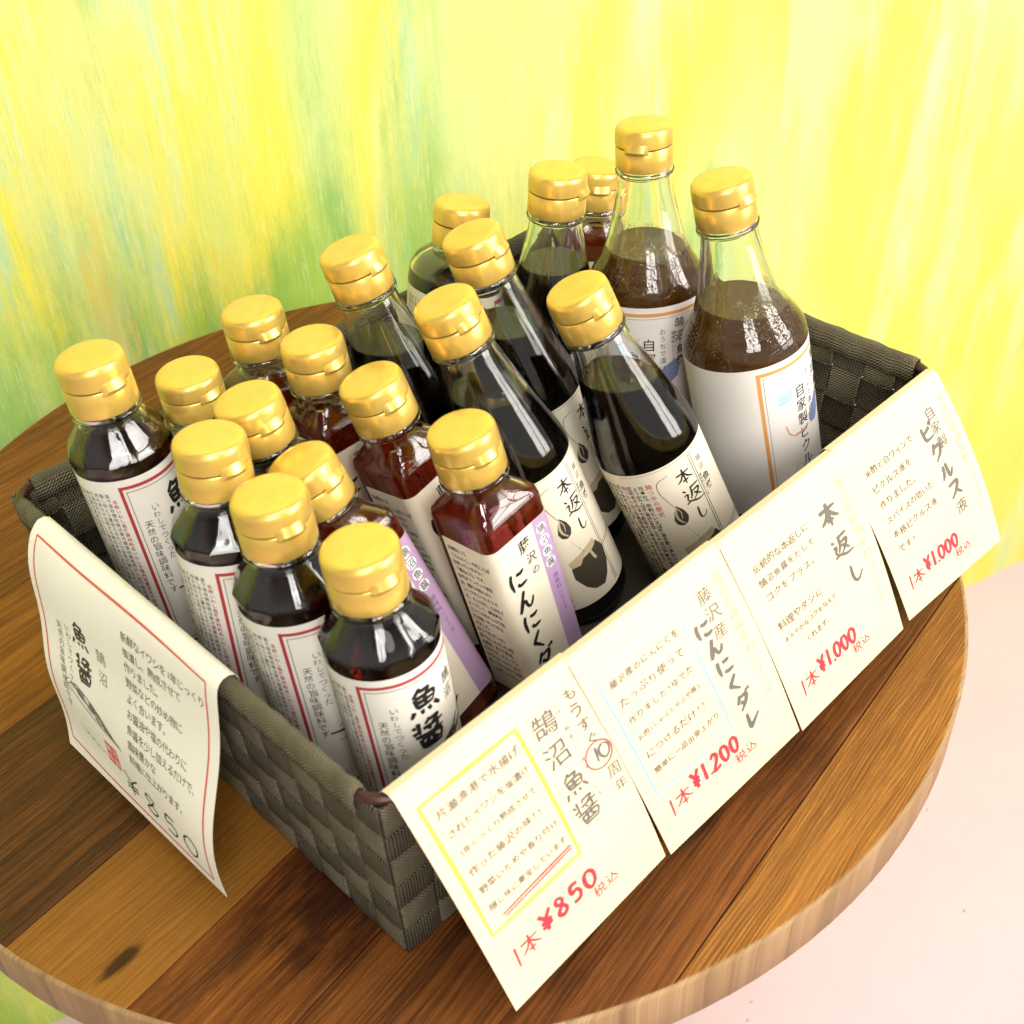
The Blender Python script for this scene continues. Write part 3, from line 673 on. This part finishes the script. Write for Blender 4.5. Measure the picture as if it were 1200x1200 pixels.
GAR = ['◎勇気と力', '「にんにく」の花ことば', 'を知っていますか?', '「勇気と力」です。', '古代オリンピック選手', 'は、競技の前にはニ', 'ンニクを食べたそうで', 'す。そんな花ことばをイ', 'メージして、藤沢産の', 'ニンニクをたっぷり加', 'え力強いタレに仕上', 'げました。', '◎食べ方(使い方)', '茹でたしゃぶしゃぶ用', 'の豚肉、茹でた鶏肉、', '焼きそば、チャーハン', '餃子のタレなどによく', '振ってからかけてお召', 'し上がりください。']
def label_q(parent):
    fn = wrapper('q'); H = 95
    lb = sheet(fn, -29, 48, 0, -H, LABEL2, parent, nu=120)
    st = Ink(fn, .17); st.rect(24.5, -.1, 36.5, -H+.1, 0, .17); st.rect(24.3, -.1, 24.6, -H+.1, 1, .18); st.build('purple_band', [PURPLE, simple('pale_purple_print', (.62, .5, .62))], lb)
    k = Ink(fn, .2)
    v = -5.5
    for ln in GAR: k.row(ln, -27.2, v, 2.85, 0, .93, .016, 0, 0, .84); v -= 4.3
    y = -15
    for ch, sx in (('に', 1), ('ん', 1), ('に', 1), ('く', .9), ('ダ', 1), ('レ', .9)): 
        k.brush(ch, 3.2+(-15-y)*.015, y, 12., 2.1, 0, .025, sx, .02); y -= 12.9
    k.char('藤', 17.5, -7.5, 7.5, 0, .012, .05); k.char('沢', 19.2, -16, 6, 0, .008, -.05); k.char('の', 19.8, -23.5, 5, 0, .006)
    for i, ch in enumerate('鵠沼魚醤'):
        a = -6.5-i*6.6
        k.shape([(28.6+2.9*math.cos(q*.63), a+3.1*math.sin(q*.63)) for q in range(10)], 1, .185); k.char(ch, 28.6, a, 4.6, 0, .01, random.uniform(-.1, .1))
    k.col('調味料シリーズ', 29, -33.5, 3.0, 2, 1.15)
    k.build('lettering', [INK, WHITE, simple('violet_ink', (.12, .05, .16))], lb)
    p = Ink(fn, .19)   # brush drawing of garlic bulbs with their stalks
    for gx, gy, gs in ((41.5, -62, 1.0), (40, -78, 1.15)):
        p.shape([(gx+4.6*gs*math.cos(q*.63)*(1-.25*math.sin(q*.63)), gy+5.2*gs*math.sin(q*.63)) for q in range(10)], 1, .18)
        for dx in (-3.4, -1.6, .3, 2.2, 3.6): p.stroke([(gx+dx*.2, gy+6.2*gs), (gx+dx*1.15*gs, gy+1.5), (gx+dx*.9*gs, gy-3.2*gs), (gx+dx*.25, gy-5.2*gs)], .55, 0, .4)
        p.stroke([(gx, gy+5*gs), (gx+.6, gy+10), (gx-1.5, gy+15)], 1.3, 0, .6); p.stroke([(gx-.6, gy+6), (gx-2.4, gy+11)], .8, 0)
        for i in range(9): p.stroke([(gx+random.uniform(-2, 2), gy-5*gs), (gx+random.uniform(-4, 4), gy-7*gs-random.random()*2)], .3, 0)
    p.build('garlic_sketch', [BROWN, simple('garlic_wash', (.56, .40, .27))], lb)
HON = '日本の調味料といえば醤油を思い浮かべる人が多いでしょうが実は醤油が普及したのは江戸時代中期から十八世紀初めそれまで庶民の食卓を支えてきたのは味噌で醤油は高級品でしたつゆが広まると蕎麦を食べる風習の中で麺つゆがうまれました品質の良い醤油と昆布や鰹の出汁をあわせて寝かせた返しは蕎麦屋の味の決め手となり各店が工夫を重ねて伝えてきましたこの本返しは鵠沼魚醤を加えて旨味とコクを深めた贅沢な仕上がりです'
def label_t(parent):
    fn = wrapper('t'); H = 82.5
    lb = sheet(fn, -58, 26, 0, -H, LABEL2, parent, nu=120)
    k = Ink(fn, .2)
    k.brush('本', -4.8, -6.5, 9.8, 1.05, 0, .02, 1, -.03); k.brush('返', -4.6, -17.5, 11.5, 1.05, 0, .02, 1., -.03); k.brush('し', -2.2, -31.5, 8.5, 1.0, 0, .02, .8)
    k.rect(6.2, -2, 6.5, -H+2, 0, .20); k.rect(7.5, -2, 7.8, -H+2, 0, .20)
    k.rect(2, -55.6, 25, -55.9, 0, .22); k.rect(2, -57.0, 25, -57.3, 0, .22)
    k.rect(-30, -1.0, 25, -1.2, 1, .20)
    k.col('鵠沼', 11.6, -7, 4.0, 1, 1.3, 0, .08); k.col('魚醤', 12, -18.5, 5.2, 0, 1.1, .012, .06); k.col('調味料シリーズ', 8.8, -17, 1.7, 0, 1.2)
    k.col('麺つゆの歴史', -17.5, -7, 3.3, 2, 1.12, .004); j = 0
    for c in range(12):
        u = -21.5-c*3.15; vv = -7
        txt = ''.join(HON[(j+q) % len(HON)] for q in range(25)); j += 25
        if c == 3: k.col('麺つゆの誕生', u, vv, 2.9, 2, 1.08); txt = '      '+txt[:18]
        if c == 2: txt = txt[:18]
        k.col(txt, u, vv, 2.85, 0, 1.03, .018)
    k.row('こ', 4.5, -75, 1.7, 1)
    k.build('lettering', [INK, GREY, RED], lb)
    p = Ink(fn, .19)
    p.stroke([(-7, -6), (-13, -8), (-14, -14), (-11.5, -22), (-9.5, -27)], .32, 0, .2)
    dr = [(-9.4, -25), (-6.6, -29), (-5.6, -33.5), (-6.8, -37), (-9.4, -38.2), (-12, -37), (-13, -33.5), (-11.6, -29)]
    p.shape(dr, 0, .18); p.stroke([(-9.6, -26), (-11.0, -30), (-10.6, -34), (-8.6, -37)], 1.2, 1, .3); p.stroke([(-9.3, -27), (-8.4, -30), (-9, -34)], .35, 2)
    for i in range(5): p.stroke([(-8.7+i*.9, -40.5-i*2.2), (-8.3+i*.9, -41.9-i*2.2)], .35, 1 if i < 3 else 0)
    jar = [(-11.5, -52.5), (4, -50.5), (7.2, -57), (6.4, -65), (2.8, -72.5), (-1, -76.5), (-6, -76), (-11, -71), (-14.5, -63.5), (-14.2, -57)]
    p.shape(jar, 0, .18, 22)
    cl = [(-13.8, -56.8), (-14.6, -52.6), (-8, -50.6), (2.6, -47.6), (3.2, -51.5), (-1, -53.6), (-6, -53.5), (-9, -57), (-11, -54.5)]
    p.shape(cl, 1, .21, 16)
    p.stroke([(-14, -54), (-6, -51.5), (3, -49)], .7, 0, .3); p.stroke([(-12, -55), (-4, -52.5), (3, -51)], .5, 2, .3); p.stroke([(-1.5, -53), (-.4, -57.5), (.4, -59.5)], 1.5, 1, .1); p.stroke([(-.8, -54), (-.2, -57)], .4, 2)
    p.build('jar_picture', [BROWN, TAN, simple('cream_print', (.75, .66, .46))], lb)
def label_b(parent):
    fn = wrapper('b'); H = 90.5
    lb = sheet(fn, -66, 66, 0, -H, LABEL3, parent, nu=120)
    f = Ink(fn, .17); f.frame(0, -3.2, 58, -H+3, 1.9, 0); f.frame(3.2, -6.4, 54.8, -H+6.2, .22, 1); f.build('orange_frame', [ORANGE, GREY], lb)
    k = Ink(fn, .2)
    k.col('自家製ピクルス液', 23.5, -18, 7.8, 0, 1.08, .006); k.col('おうちで漬ける', 31, -12.5, 3.9, 1, 1.12, .004)
    k.col('鵠沼', 40.5, -7.5, 6.0, 0, 1.35, .004, .08); k.col('魚醤', 41.5, -24, 5.6, 0, 1.2, .014, .06); k.col('調味料シリーズ', 37, -15, 2.4, 0, 1.1, .006)
    k.col('おいしい野菜にそのまま注ぐだけ簡単', 50, -10, 2.2, 1, 1.2)
    k.build('lettering', [INK, GREY], lb)
    p = Ink(fn, .19)
    p.shape([(9, -19), (14, -18.5), (19, -17.6), (17, -24.5), (12, -25.6), (8, -25.4), (10.5, -23)], 0, .18)
    for i in range(5): p.stroke([(8.5, -20-i*1.2), (13, -20.2-i*1.2), (18, -19.6-i*1.2)], .5, 0 if i % 2 else 3)
    p.shape([(28, -42), (30, -37.5), (34, -34.2), (39.5, -31.8), (41, -36), (39.8, -42), (35, -46.5), (30, -46)], 1, .19)
    for i in range(6): p.stroke([(28+i, -40-i*.9), (33+i, -37-i*.6), (40, -35-i*1.6)], .8, 4 if i % 2 else 1)
    p.stroke([(12, -38), (14, -44), (19, -46.5), (27, -44.5)], .7, 2); p.stroke([(17, -45.5), (22, -45.6), (27, -44)], 1.0, 2); p.stroke([(20, -37), (23, -37.4)], .4, 2)
    p.stroke([(15, -64), (22, -62), (27, -64)], .3, 5); p.stroke([(16, -68), (24, -65.5), (32, -67)], .3, 5); p.stroke([(14, -70), (15.5, -66), (19, -65), (21, -69)], .3, 5)
    p.build('seascape_print', [SKY, BLUE, PINK, simple('faint_blue_print', (.6, .74, .86)), simple('slate_blue_print', (.26, .30, .48)), PALE], lb)
def label_r(parent):
    fn = wrapper('r'); H = 102
    lb = sheet(fn, -60, 60, 0, -H, LABEL2, parent, nu=120)
    k = Ink(fn, .2); j = 5
    for c in range(11):
        k.col(''.join(KOSHO[(j+q) % len(KOSHO)] for q in range(28)), -12-c*3.3, -4, 2.6, 0, 1.16); j += 28
    k.shape([(-2+6*math.cos(q*.42), -10+6*math.sin(q*.42)) for q in range(15)], 1, .19); k.char('魚', -2, -10, 6.5, 2, .01)
    k.rect(8, -3, 9.2, -H+3, 1, .19); k.rect(8, -3, 58, -4.2, 1, .19); k.brush('魚', 16, -16, 15, 1.7, 0); k.brush('醤', 16, -34, 15, 1.6, 0)
    k.build('lettering', [INK, RED, WHITE], lb)
LABELER = dict(s=label_s, q=label_q, t=label_t, b=label_b, r=label_r)
NAME = dict(s='fish_sauce_bottle', q='garlic_sauce_bottle', t='soy_base_bottle', b='pickling_liquid_bottle', r='round_sauce_bottle')
GROUP = dict(s='small fish sauce bottles in the basket', q='square garlic sauce bottles in the basket', t='cone necked soy base bottles in the basket', b='large pickling liquid bottles in the basket', r=None)
TABDEG = dict(s=-8, q=48, t=2, b=35, r=30)

# type, base, axis, label turn (degrees right of the camera), lift taken up as height, label text
BOT = [
('s', (-.1394, .0787), (-.0500, .0480), 42, 'small fish sauce bottle at the left end, far corner, its red framed label largely visible'),
('s', (-.0955, .0895), (-.0540, .0200), 44, 'small dark bottle behind the far left bottle, little more than its gold cap showing'),
('q', (-.0520, .0912), (-.0509, .0483), -15, 'square bottle in the back row, its gold cap in front of the bare table edge'),
('q', (-.0483, .0454), (-.0636, .0604), -15, 'square bottle standing between the back row one and the clear red one'),
('s', (-.0877, .0145), (-.1386, .1073), 44, 'dark bottle wedged behind two fish sauce bottles, only its gold cap and neck showing'),
('s', (-.1481, .0037), (.0393, .0476), 36, 'third fish sauce bottle from the front corner along the left rim, beside the paper sign'),
('q', (-.0290, -.0168), (-.1925, .1850), -4, 'square dark red garlic sauce bottle, the reflective one just behind the frontmost square bottle'),
('q', (-.0770, -.0455), (-.2415, .2360), -8, 'square red garlic sauce bottle directly behind the bottle in the front corner'),
('s', (-.1412, -.0429), (-.0305, .0580), 35, 'second fish sauce bottle from the front corner along the left rim'),
('s', (-.1323, -.0876), (-.0493, .0551), 27, 'small fish sauce bottle in the front corner of the basket, nearest of all'),
('q', (-.0355, -.0650), (-.1500, .1306), -2, 'frontmost square garlic sauce bottle, recipe text and large brushed title both readable'),
('t', (.0134, .0356), (-.1832, .1739), 45, 'leaning cone necked black bottle furthest left, just above the square bottles'),
('t', (.0242, -.0352), (-.2299, .2248), 45, 'leaning cone necked black bottle whose label shows the whole brown jar picture'),
('t', (.0648, -.0003), (-.1947, .2000), 60, 'leaning cone necked black bottle behind the two whose jar labels face front'),
('r', (.0462, .0925), (.1409, -.0209), 25, 'wide round shouldered bottle in the back row with a red seal on its label'),
('t', (.0874, .0517), (.0540, -.0315), 60, 'upright cone necked black bottle in the back row beside the tallest amber bottle'),
('q', (.1511, .0933), (.0956, -.0798), -30, 'red sauce bottle in the far back corner, half hidden by the tallest bottle'),
('b', (.1408, .0145), (.0134, .0713), -40, 'tallest bottle, amber pickling liquid, upright at the back with an orange edged label'),
('b', (.1450, -.0700), (-.1125, .1680), 12, 'large amber pickling liquid bottle at the right end with a mostly blank white label'),
('t', (.0834, -.0739), (-.2714, .2623), 34, 'leaning cone necked black bottle whose label shows dense columns of small print'),
]
LIFT = {0: .015, 1: -.017, 4: .0009, 5: .0052, 6: .0024, 7: .0020, 8: .003, 11: .0019, 13: .0024, 14: .0042, 15: .0008, 16: .0017}
proto = {}
def children_copy(src, dst):
    for ch in src.children:
        if ch.name.split('.')[0] == 'liquid': continue
        c = ch.copy(); COL.objects.link(c); c.parent = dst; children_copy(ch, c)
for i, (t, b, ax, turn, text) in enumerate(BOT):
    e = empty(NAME[t])
    if t not in proto:
        glass_body(t, e); cap_part(t, e, TABDEG[t]); LABELER[t](e); proto[t] = e
    else: children_copy(proto[t], e)
    a = Vector((ax[0], ax[1], math.sqrt(1-ax[0]**2-ax[1]**2)))
    base = Vector((b[0], b[1], .0070)); ph = math.atan2(CAM.y-base.y-a.y*.1, CAM.x-base.x-a.x*.1) + math.radians(turn)
    q = Vector((0, 0, 1)).rotation_difference(a)
    e.rotation_mode = 'QUATERNION'; e.rotation_quaternion = q @ Quaternion((0, 0, 1), ph)
    # a leaning bottle stands on the edge of its foot
    rf = {'s': .0195, 'q': .0165, 't': .023, 'b': .028, 'r': .023}[t]; tilt = math.sqrt(ax[0]**2+ax[1]**2)
    e.location = base + Vector((0, 0, 0))
    e.scale = (1, 1, 1 + LIFT.get(i, 0)/TYPE[t]['H'])
    for ch in e.children:
        if ch.name.split('.')[0] == 'cap': ch.rotation_euler = (0, 0, math.radians(random.uniform(-14, 14)))
    up = (e.rotation_quaternion.inverted() @ Vector((0, 0, 1))).normalized()
    lv = TYPE[t]['level']
    liquid_mesh(t, e, up, lv)
    tag(e, text, 'bottle', GROUP[t])

# ------------------------------------------------------------------ price cards over the front rim
CARD = paper('cream_card', (.73, .58, .39), .05)
def card_fn(TL, TR_, BL, BR, W_, H_, bulge, y_in=.004, tw=0.):
    TL, TR_, BL, BR = map(Vector, (TL, TR_, BL, BR)); nn = (TR_-TL).cross(BL-TL).normalized()
    if nn.y > 0: nn = -nn
    def fn(u, v, l):
        s = u/W_; t = -v/H_
        if t >= 0:
            p = TL.lerp(TR_, s).lerp(BL.lerp(BR, s), t)
            d = bulge*math.sin(math.pi*min(1, t))*(.7+.6*s*tw) + l*.001
            return p + nn*d
        # folded over the rim
        top = TL.lerp(TR_, s); x = v*.001; R = .0054; th0 = math.radians(66); th1 = math.radians(-86)
        ph = max(th1, th0-x/R); rest = max(0, x-R*(th0-th1)); R2 = R+l*.001
        return top + Vector((0, R2*(math.sin(th0)-math.sin(ph)) - l*.001*math.sin(th0), R2*(math.cos(ph)-math.cos(th0)) + l*.001*math.cos(th0))) + Vector((0, math.cos(th1), math.sin(th1)))*rest
    return fn
FRONT_Y = -.1364; TOPZ = BH+.0020; BZ = .0125
cards = [
 dict(tx=(-.1800, -.0898), bx=(-.1688, -.0766), by=(-.1776, -.1747), dy=0, col=simple('yellow_pencil', (.80, .47, .05), .6),
      label='cream card with a yellow box and red 850 yen price'),
 dict(tx=(-.0925, .0004), bx=(-.0745, .0181), by=(-.1750, -.1754), dy=-.0009, col=simple('blue_pencil', (.17, .42, .66), .6),
      label='cream card with a blue box and red 1,200 yen price'),
 dict(tx=(.0000, .0905), bx=(.0189, .1080), by=(-.1757, -.1744), dy=-.0017, col=simple('pale_cyan_pencil', (.32, .62, .64), .6),
      label='cream card with a pale cyan box and red 1,000 yen price'),
 dict(tx=(.0880, .1788), bx=(.1151, .2027), by=(-.1749, -.1780), dy=-.0004, col=simple('pale_pink_pencil', (.72, .50, .42), .6),
      label='cream card with a pale pink box at the far right end of the rim'),
]
CRED = simple('red_felt_pen', (.50, .03, .05), .6); CGREY = simple('soft_grey_pen', (.13, .12, .10), .6); CFAINT = simple('faint_pencil', (.50, .45, .33), .7); CMID = simple('pencil_grey', (.13, .115, .09), .7)
rows = [
 ['片瀬漁港で水揚げ', 'されたイワシを塩漬け', '1年じっくり熟成させて', '作った藤沢の味!!', '野菜いためや香り付け', '隠し味に重宝しています'],
 ['藤沢産のにんにくを', 'たっぷり使って', '作りました!ゆでた', 'お肉(しゃぶしゃぶや豚)', 'につけるだけ!!', '簡単に一品出来上がり'],
 ['伝統的な本返しに', '鵠沼魚醤をたして', 'コクをプラス。', '', '料理やダシに', 'まろやかなコクを与えて', '     くれます。'],
 ['米酢と白ワインで', 'ピクルス液を', '作りました。', 'スパイスの効いた', '本格ピクルス液', 'です!']]
prices = ['¥850', '¥1.200', '¥1.000', '¥1.000']
for ci, cd in enumerate(cards):
    CWm, CHm = 92., 122.
    dy = cd['dy']
    fn = card_fn((cd['tx'][0], FRONT_Y+dy, TOPZ), (cd['tx'][1], FRONT_Y+dy, TOPZ), (cd['bx'][0], cd['by'][0]+dy, BZ), (cd['bx'][1], cd['by'][1]+dy, BZ), CWm, CHm, .0022 if ci != 3 else .0035, tw=.4)
    c = sheet(fn, 0, CWm, 24, -CHm, CARD, None, 'price_card', 24, 40, -.22)
    tag(c, cd['label'], 'price card', 'price cards hung over the front rim')
    bx = Ink(fn, .1)
    if ci == 0: B_ = (6.5, -6, 55.5, -80)
    else: B_ = (7, -10, 56, -86)
    w = 1.3 if ci == 0 else .75
    for (a, b, d, e) in ((B_[0], B_[1], B_[2], B_[1]), (B_[2], B_[1], B_[2], B_[3]), (B_[2], B_[3], B_[0], B_[3]), (B_[0], B_[3], B_[0], B_[1])):
        for rep in range(2 if ci == 0 else 1):
            j = lambda: random.uniform(-.5, .5)
            bx.stroke([(a+j(), b+j()), (a*.6+d*.4+j(), b*.6+e*.4+j()), (d+j(), e+j())], w, 0, .1, 2)
    bx.build('drawn_box', [cd['col']], c)
    k = Ink(fn, .19)
    n = len(rows[ci]); y = B_[1]-9; pitch = (B_[1]-B_[3]-10)/n
    for ln in rows[ci]:
        sz = min(5.6, 41/max(6, len(ln)))
        k.row(ln, B_[0]+4, y, sz, 0, 1.03, .004, .11, .02); y -= pitch
    if ci == 0:
        k.col('もうすぐ', 83, -5, 7.6, 1, 1.16, .012, .12); k.brush('1', 78, -40, 8, 1.3, 1); k.brush('0', 82, -40, 8.5, 1.3, 1); k.col('周年', 86, -53, 7.4, 1, 1.25, -.004, .08)
        k.col('鵠沼', 67, -7, 12.5, 1, 1.3, .002, .08); k.brush('魚', 60.5, -41, 13, 1.4, 1, .05); k.brush('醤', 60.5, -57, 13.5, 1.2, 1, .05)
        for s_, yy in (('く', -9), ('げ', -13), ('ぬ', -22), ('ま', -27), ('ぎ', -41), ('ょ', -45), ('し', -57), ('ょ', -61)): k.char(s_, 75.5, yy, 2.7, 1)
        k.stroke([(83+7*math.cos(q*.5+1), -44.5+7*math.sin(q*.5+1)) for q in range(14)], .7, 3, .1)
        k.stroke([(14, -75.5), (32, -74), (53, -72.5)], .8, 3, .1); k.stroke([(15, -77), (34, -75.6), (53, -74)], .7, 3, .1)
    elif ci == 1:
        k.col('藤沢産', 73, -8, 9, 1, 1.2, -.004, .08); y = -22
        for ch in 'にんにくダレ': k.brush(ch, 59.5+(-22-y)*.06, y, 11, 2.4, 1, .05); y -= 12.6
        k.col('鵠沼魚醤調味料シリーズ', 83.5, -6, 6.4, 2, 1.16, 0, .1)
    elif ci == 2:
        k.brush('本', 60.5, -14, 15, 2.6, 1, .05); k.brush('返', 61, -35, 15, 2.0, 1, .05); k.brush('し', 64.5, -56, 13, 2.0, 1, .05)
        k.col('鵠沼魚醤調味料シリーズ', 83, -7, 6.8, 2, 1.18, 0, .1)
    else:
        k.col('自家製', 72.5, -9, 8.4, 1, 1.18, .002, .08); y = -16
        for ch in 'ピクルス': k.brush(ch, 58.5+(-16-y)*.07, y, 12, 2.4, 1, .05); y -= 14.3
        k.char('液', 68, -78, 10, 1, 0, .1)
        k.col('鵠沼魚醤調味料シリーズ', 85, -6, 6.2, 2, 1.16, 0, .1)
    k.build('handwriting', [CMID, CGREY, CFAINT, CRED], c)
    p = Ink(fn, .19); px = 13; py = -90
    p.brush('1', 7.5, py-4, 11, 1.1, 0, .03, .6); p.brush('本', 13, py-3, 11, 1.0, 0, .03)
    u = 24.5; sl = 1.0
    for ch in prices[ci]:
        big = ci == 0; wd = {'.': 2.6, '1': 3.9}.get(ch, 8.4 if big else 6.4)
        p.brush(ch, u, py-.2, 11, 2.0, 0, .03, (.78 if big else .60) if ch != '1' else .45, 0, .15); u += wd
    p.char('税', u-2, py-15.5, 7, 0, -.004, .1); p.char('込', u+5.5, py-15.0, 7, 0, -.004, .05)
    p.build('price', [CRED], c)

# ------------------------------------------------------------------ paper sign over the left rim
SIGN = paper('sign_paper', (.83, .79, .69), .05)
SW, SH = 136., 118.
sTL, sTR, sBL, sBR = Vector((-BW-.0050, .0985, BH+.0030)), Vector((-BW-.0050, -.0440, BH+.0030)), Vector((-.2192, .0632, .017)), Vector((-.2168, -.0587, .017))
def sign_fn(u, v, l):
    s = u/SW; t = -v/SH
    if t >= 0:
        p = sTL.lerp(sTR, s).lerp(sBL.lerp(sBR, s), min(t, 1))
        b = .0050*math.sin(math.pi*min(1, t)**.6)*(1-.2*s) - .0035*math.sin(2*math.pi*t)*s + .0010*math.sin(4*math.pi*t)*(1-s) - .004*s*max(0, t-.8)/.2*0
        return p + Vector((-1, 0, .12)).normalized()*(b + l*.001)
    x = v*.001; R = .0050; th0 = math.radians(55); th1 = math.radians(-84); ph = max(th1, th0-x/R); rest = max(0, x-R*(th0-th1))
    R2 = R+l*.001; return sTL.lerp(sTR, s) + Vector((R2*(math.sin(th0)-math.sin(ph)) - l*.001*math.sin(th0), 0, R2*(math.cos(ph)-math.cos(th0)) + l*.001*math.cos(th0))) + Vector((math.cos(th1), 0, math.sin(th1)))*rest
sg = sheet(sign_fn, 0, SW, 24, -SH, SIGN, None, 'paper_sign', 30, 48, -.2)
tag(sg, 'curled white paper sign with a thin red border hung over the left rim', 'sign')
fr = Ink(sign_fn, .1)
for pts in ([(5, -1.5), (40, -2), (90, -1.4), (SW-7, -2.5)], [(SW-7, -2.5), (SW-6.5, -50), (SW-7, -SH+6)], [(5, -1.5), (4.6, -50), (5, -SH+7)], [(5, -SH+7), (50, -SH+5), (SW-7, -SH+6)]):
    fr.stroke(pts, 1.15, 0, .1, 4)
fr.build('red_border', [simple('red_marker', (.62, .10, .07), .6)], sg)
k = Ink(sign_fn, .14)
k.brush('魚', 29, -30, 13.5, 1.8, 1, .04); k.brush('醤', 30, -47.5, 13.5, 1.7, 1, .04)
k.col('鵠沼', 52, -35, 7.5, 2, 1.45, -.006, .1)
k.col('天然の旨味調味料です', 18, -38, 4.6, 2, 1.02, 0, .08); k.col('いわしでつくった', 25, -36, 4.2, 2, 1.02, 0, .08)
y = -15
for ln in ['新鮮なイワシを1年じっくり', '塩漬し、熟成させて', '作りました。', '野菜などの炒め物に', 'よく合います。', 'お醤油や塩の代わりに', '魚醤を少し加えるだけで、', '風味豊かな', '料理に仕上がります。']:
    k.row(ln, 71, y, 5.7, 2, .94, .003, .06, 0, .84); y -= 8.2
u = 58
for ch in '¥850': k.brush(ch, u, -94.5, 13.5, 1.0, 0, .02, 1.15, 0, .1); u += 16.5
k.build('lettering', [INK, BROWN, simple('brown_grey_pen', (.13, .10, .075))], sg)
p = Ink(sign_fn, .12)
for i in range(60):
    t = random.random(); u = 24+t*36; v = -67-t*13+random.uniform(-2.6, 2.6)*math.sin(math.pi*min(1, t+.12)); p.stroke([(u, v), (u+2, v-.6), (u+4.5, v-1.9)], random.uniform(.4, 1.1), 0)
p.stroke([(20, -70), (28, -67), (44, -71), (62, -81)], .6, 0); p.stroke([(20, -70), (32, -75), (48, -79), (62, -81)], .6, 0)
p.stroke([(22, -66), (18, -70), (23, -74)], .5, 0)
for i in range(5): p.stroke([(22+i*5, -92-i), (26+i*5, -96-i*.5), (30+i*4, -93-i)], .3, 0)
p.build('fish_sketch', [simple('sketch_grey', (.15, .12, .10))], sg)
sl = Ink(sign_fn, .13); sl.rect(46.5, -86, 57.5, -98.5, 0, .13); sl.char('鵠', 49.5, -89.3, 5, 1); sl.char('沼', 54.8, -89.3, 5, 1); sl.char('魚', 49.5, -95.2, 5, 1); sl.char('醤', 54.8, -95.2, 5, 1)
sl.build('red_seal', [simple('seal_red', (.66, .08, .06), .6), SIGN], sg)

bpy.data.objects.remove(FO); bpy.data.curves.remove(FC)
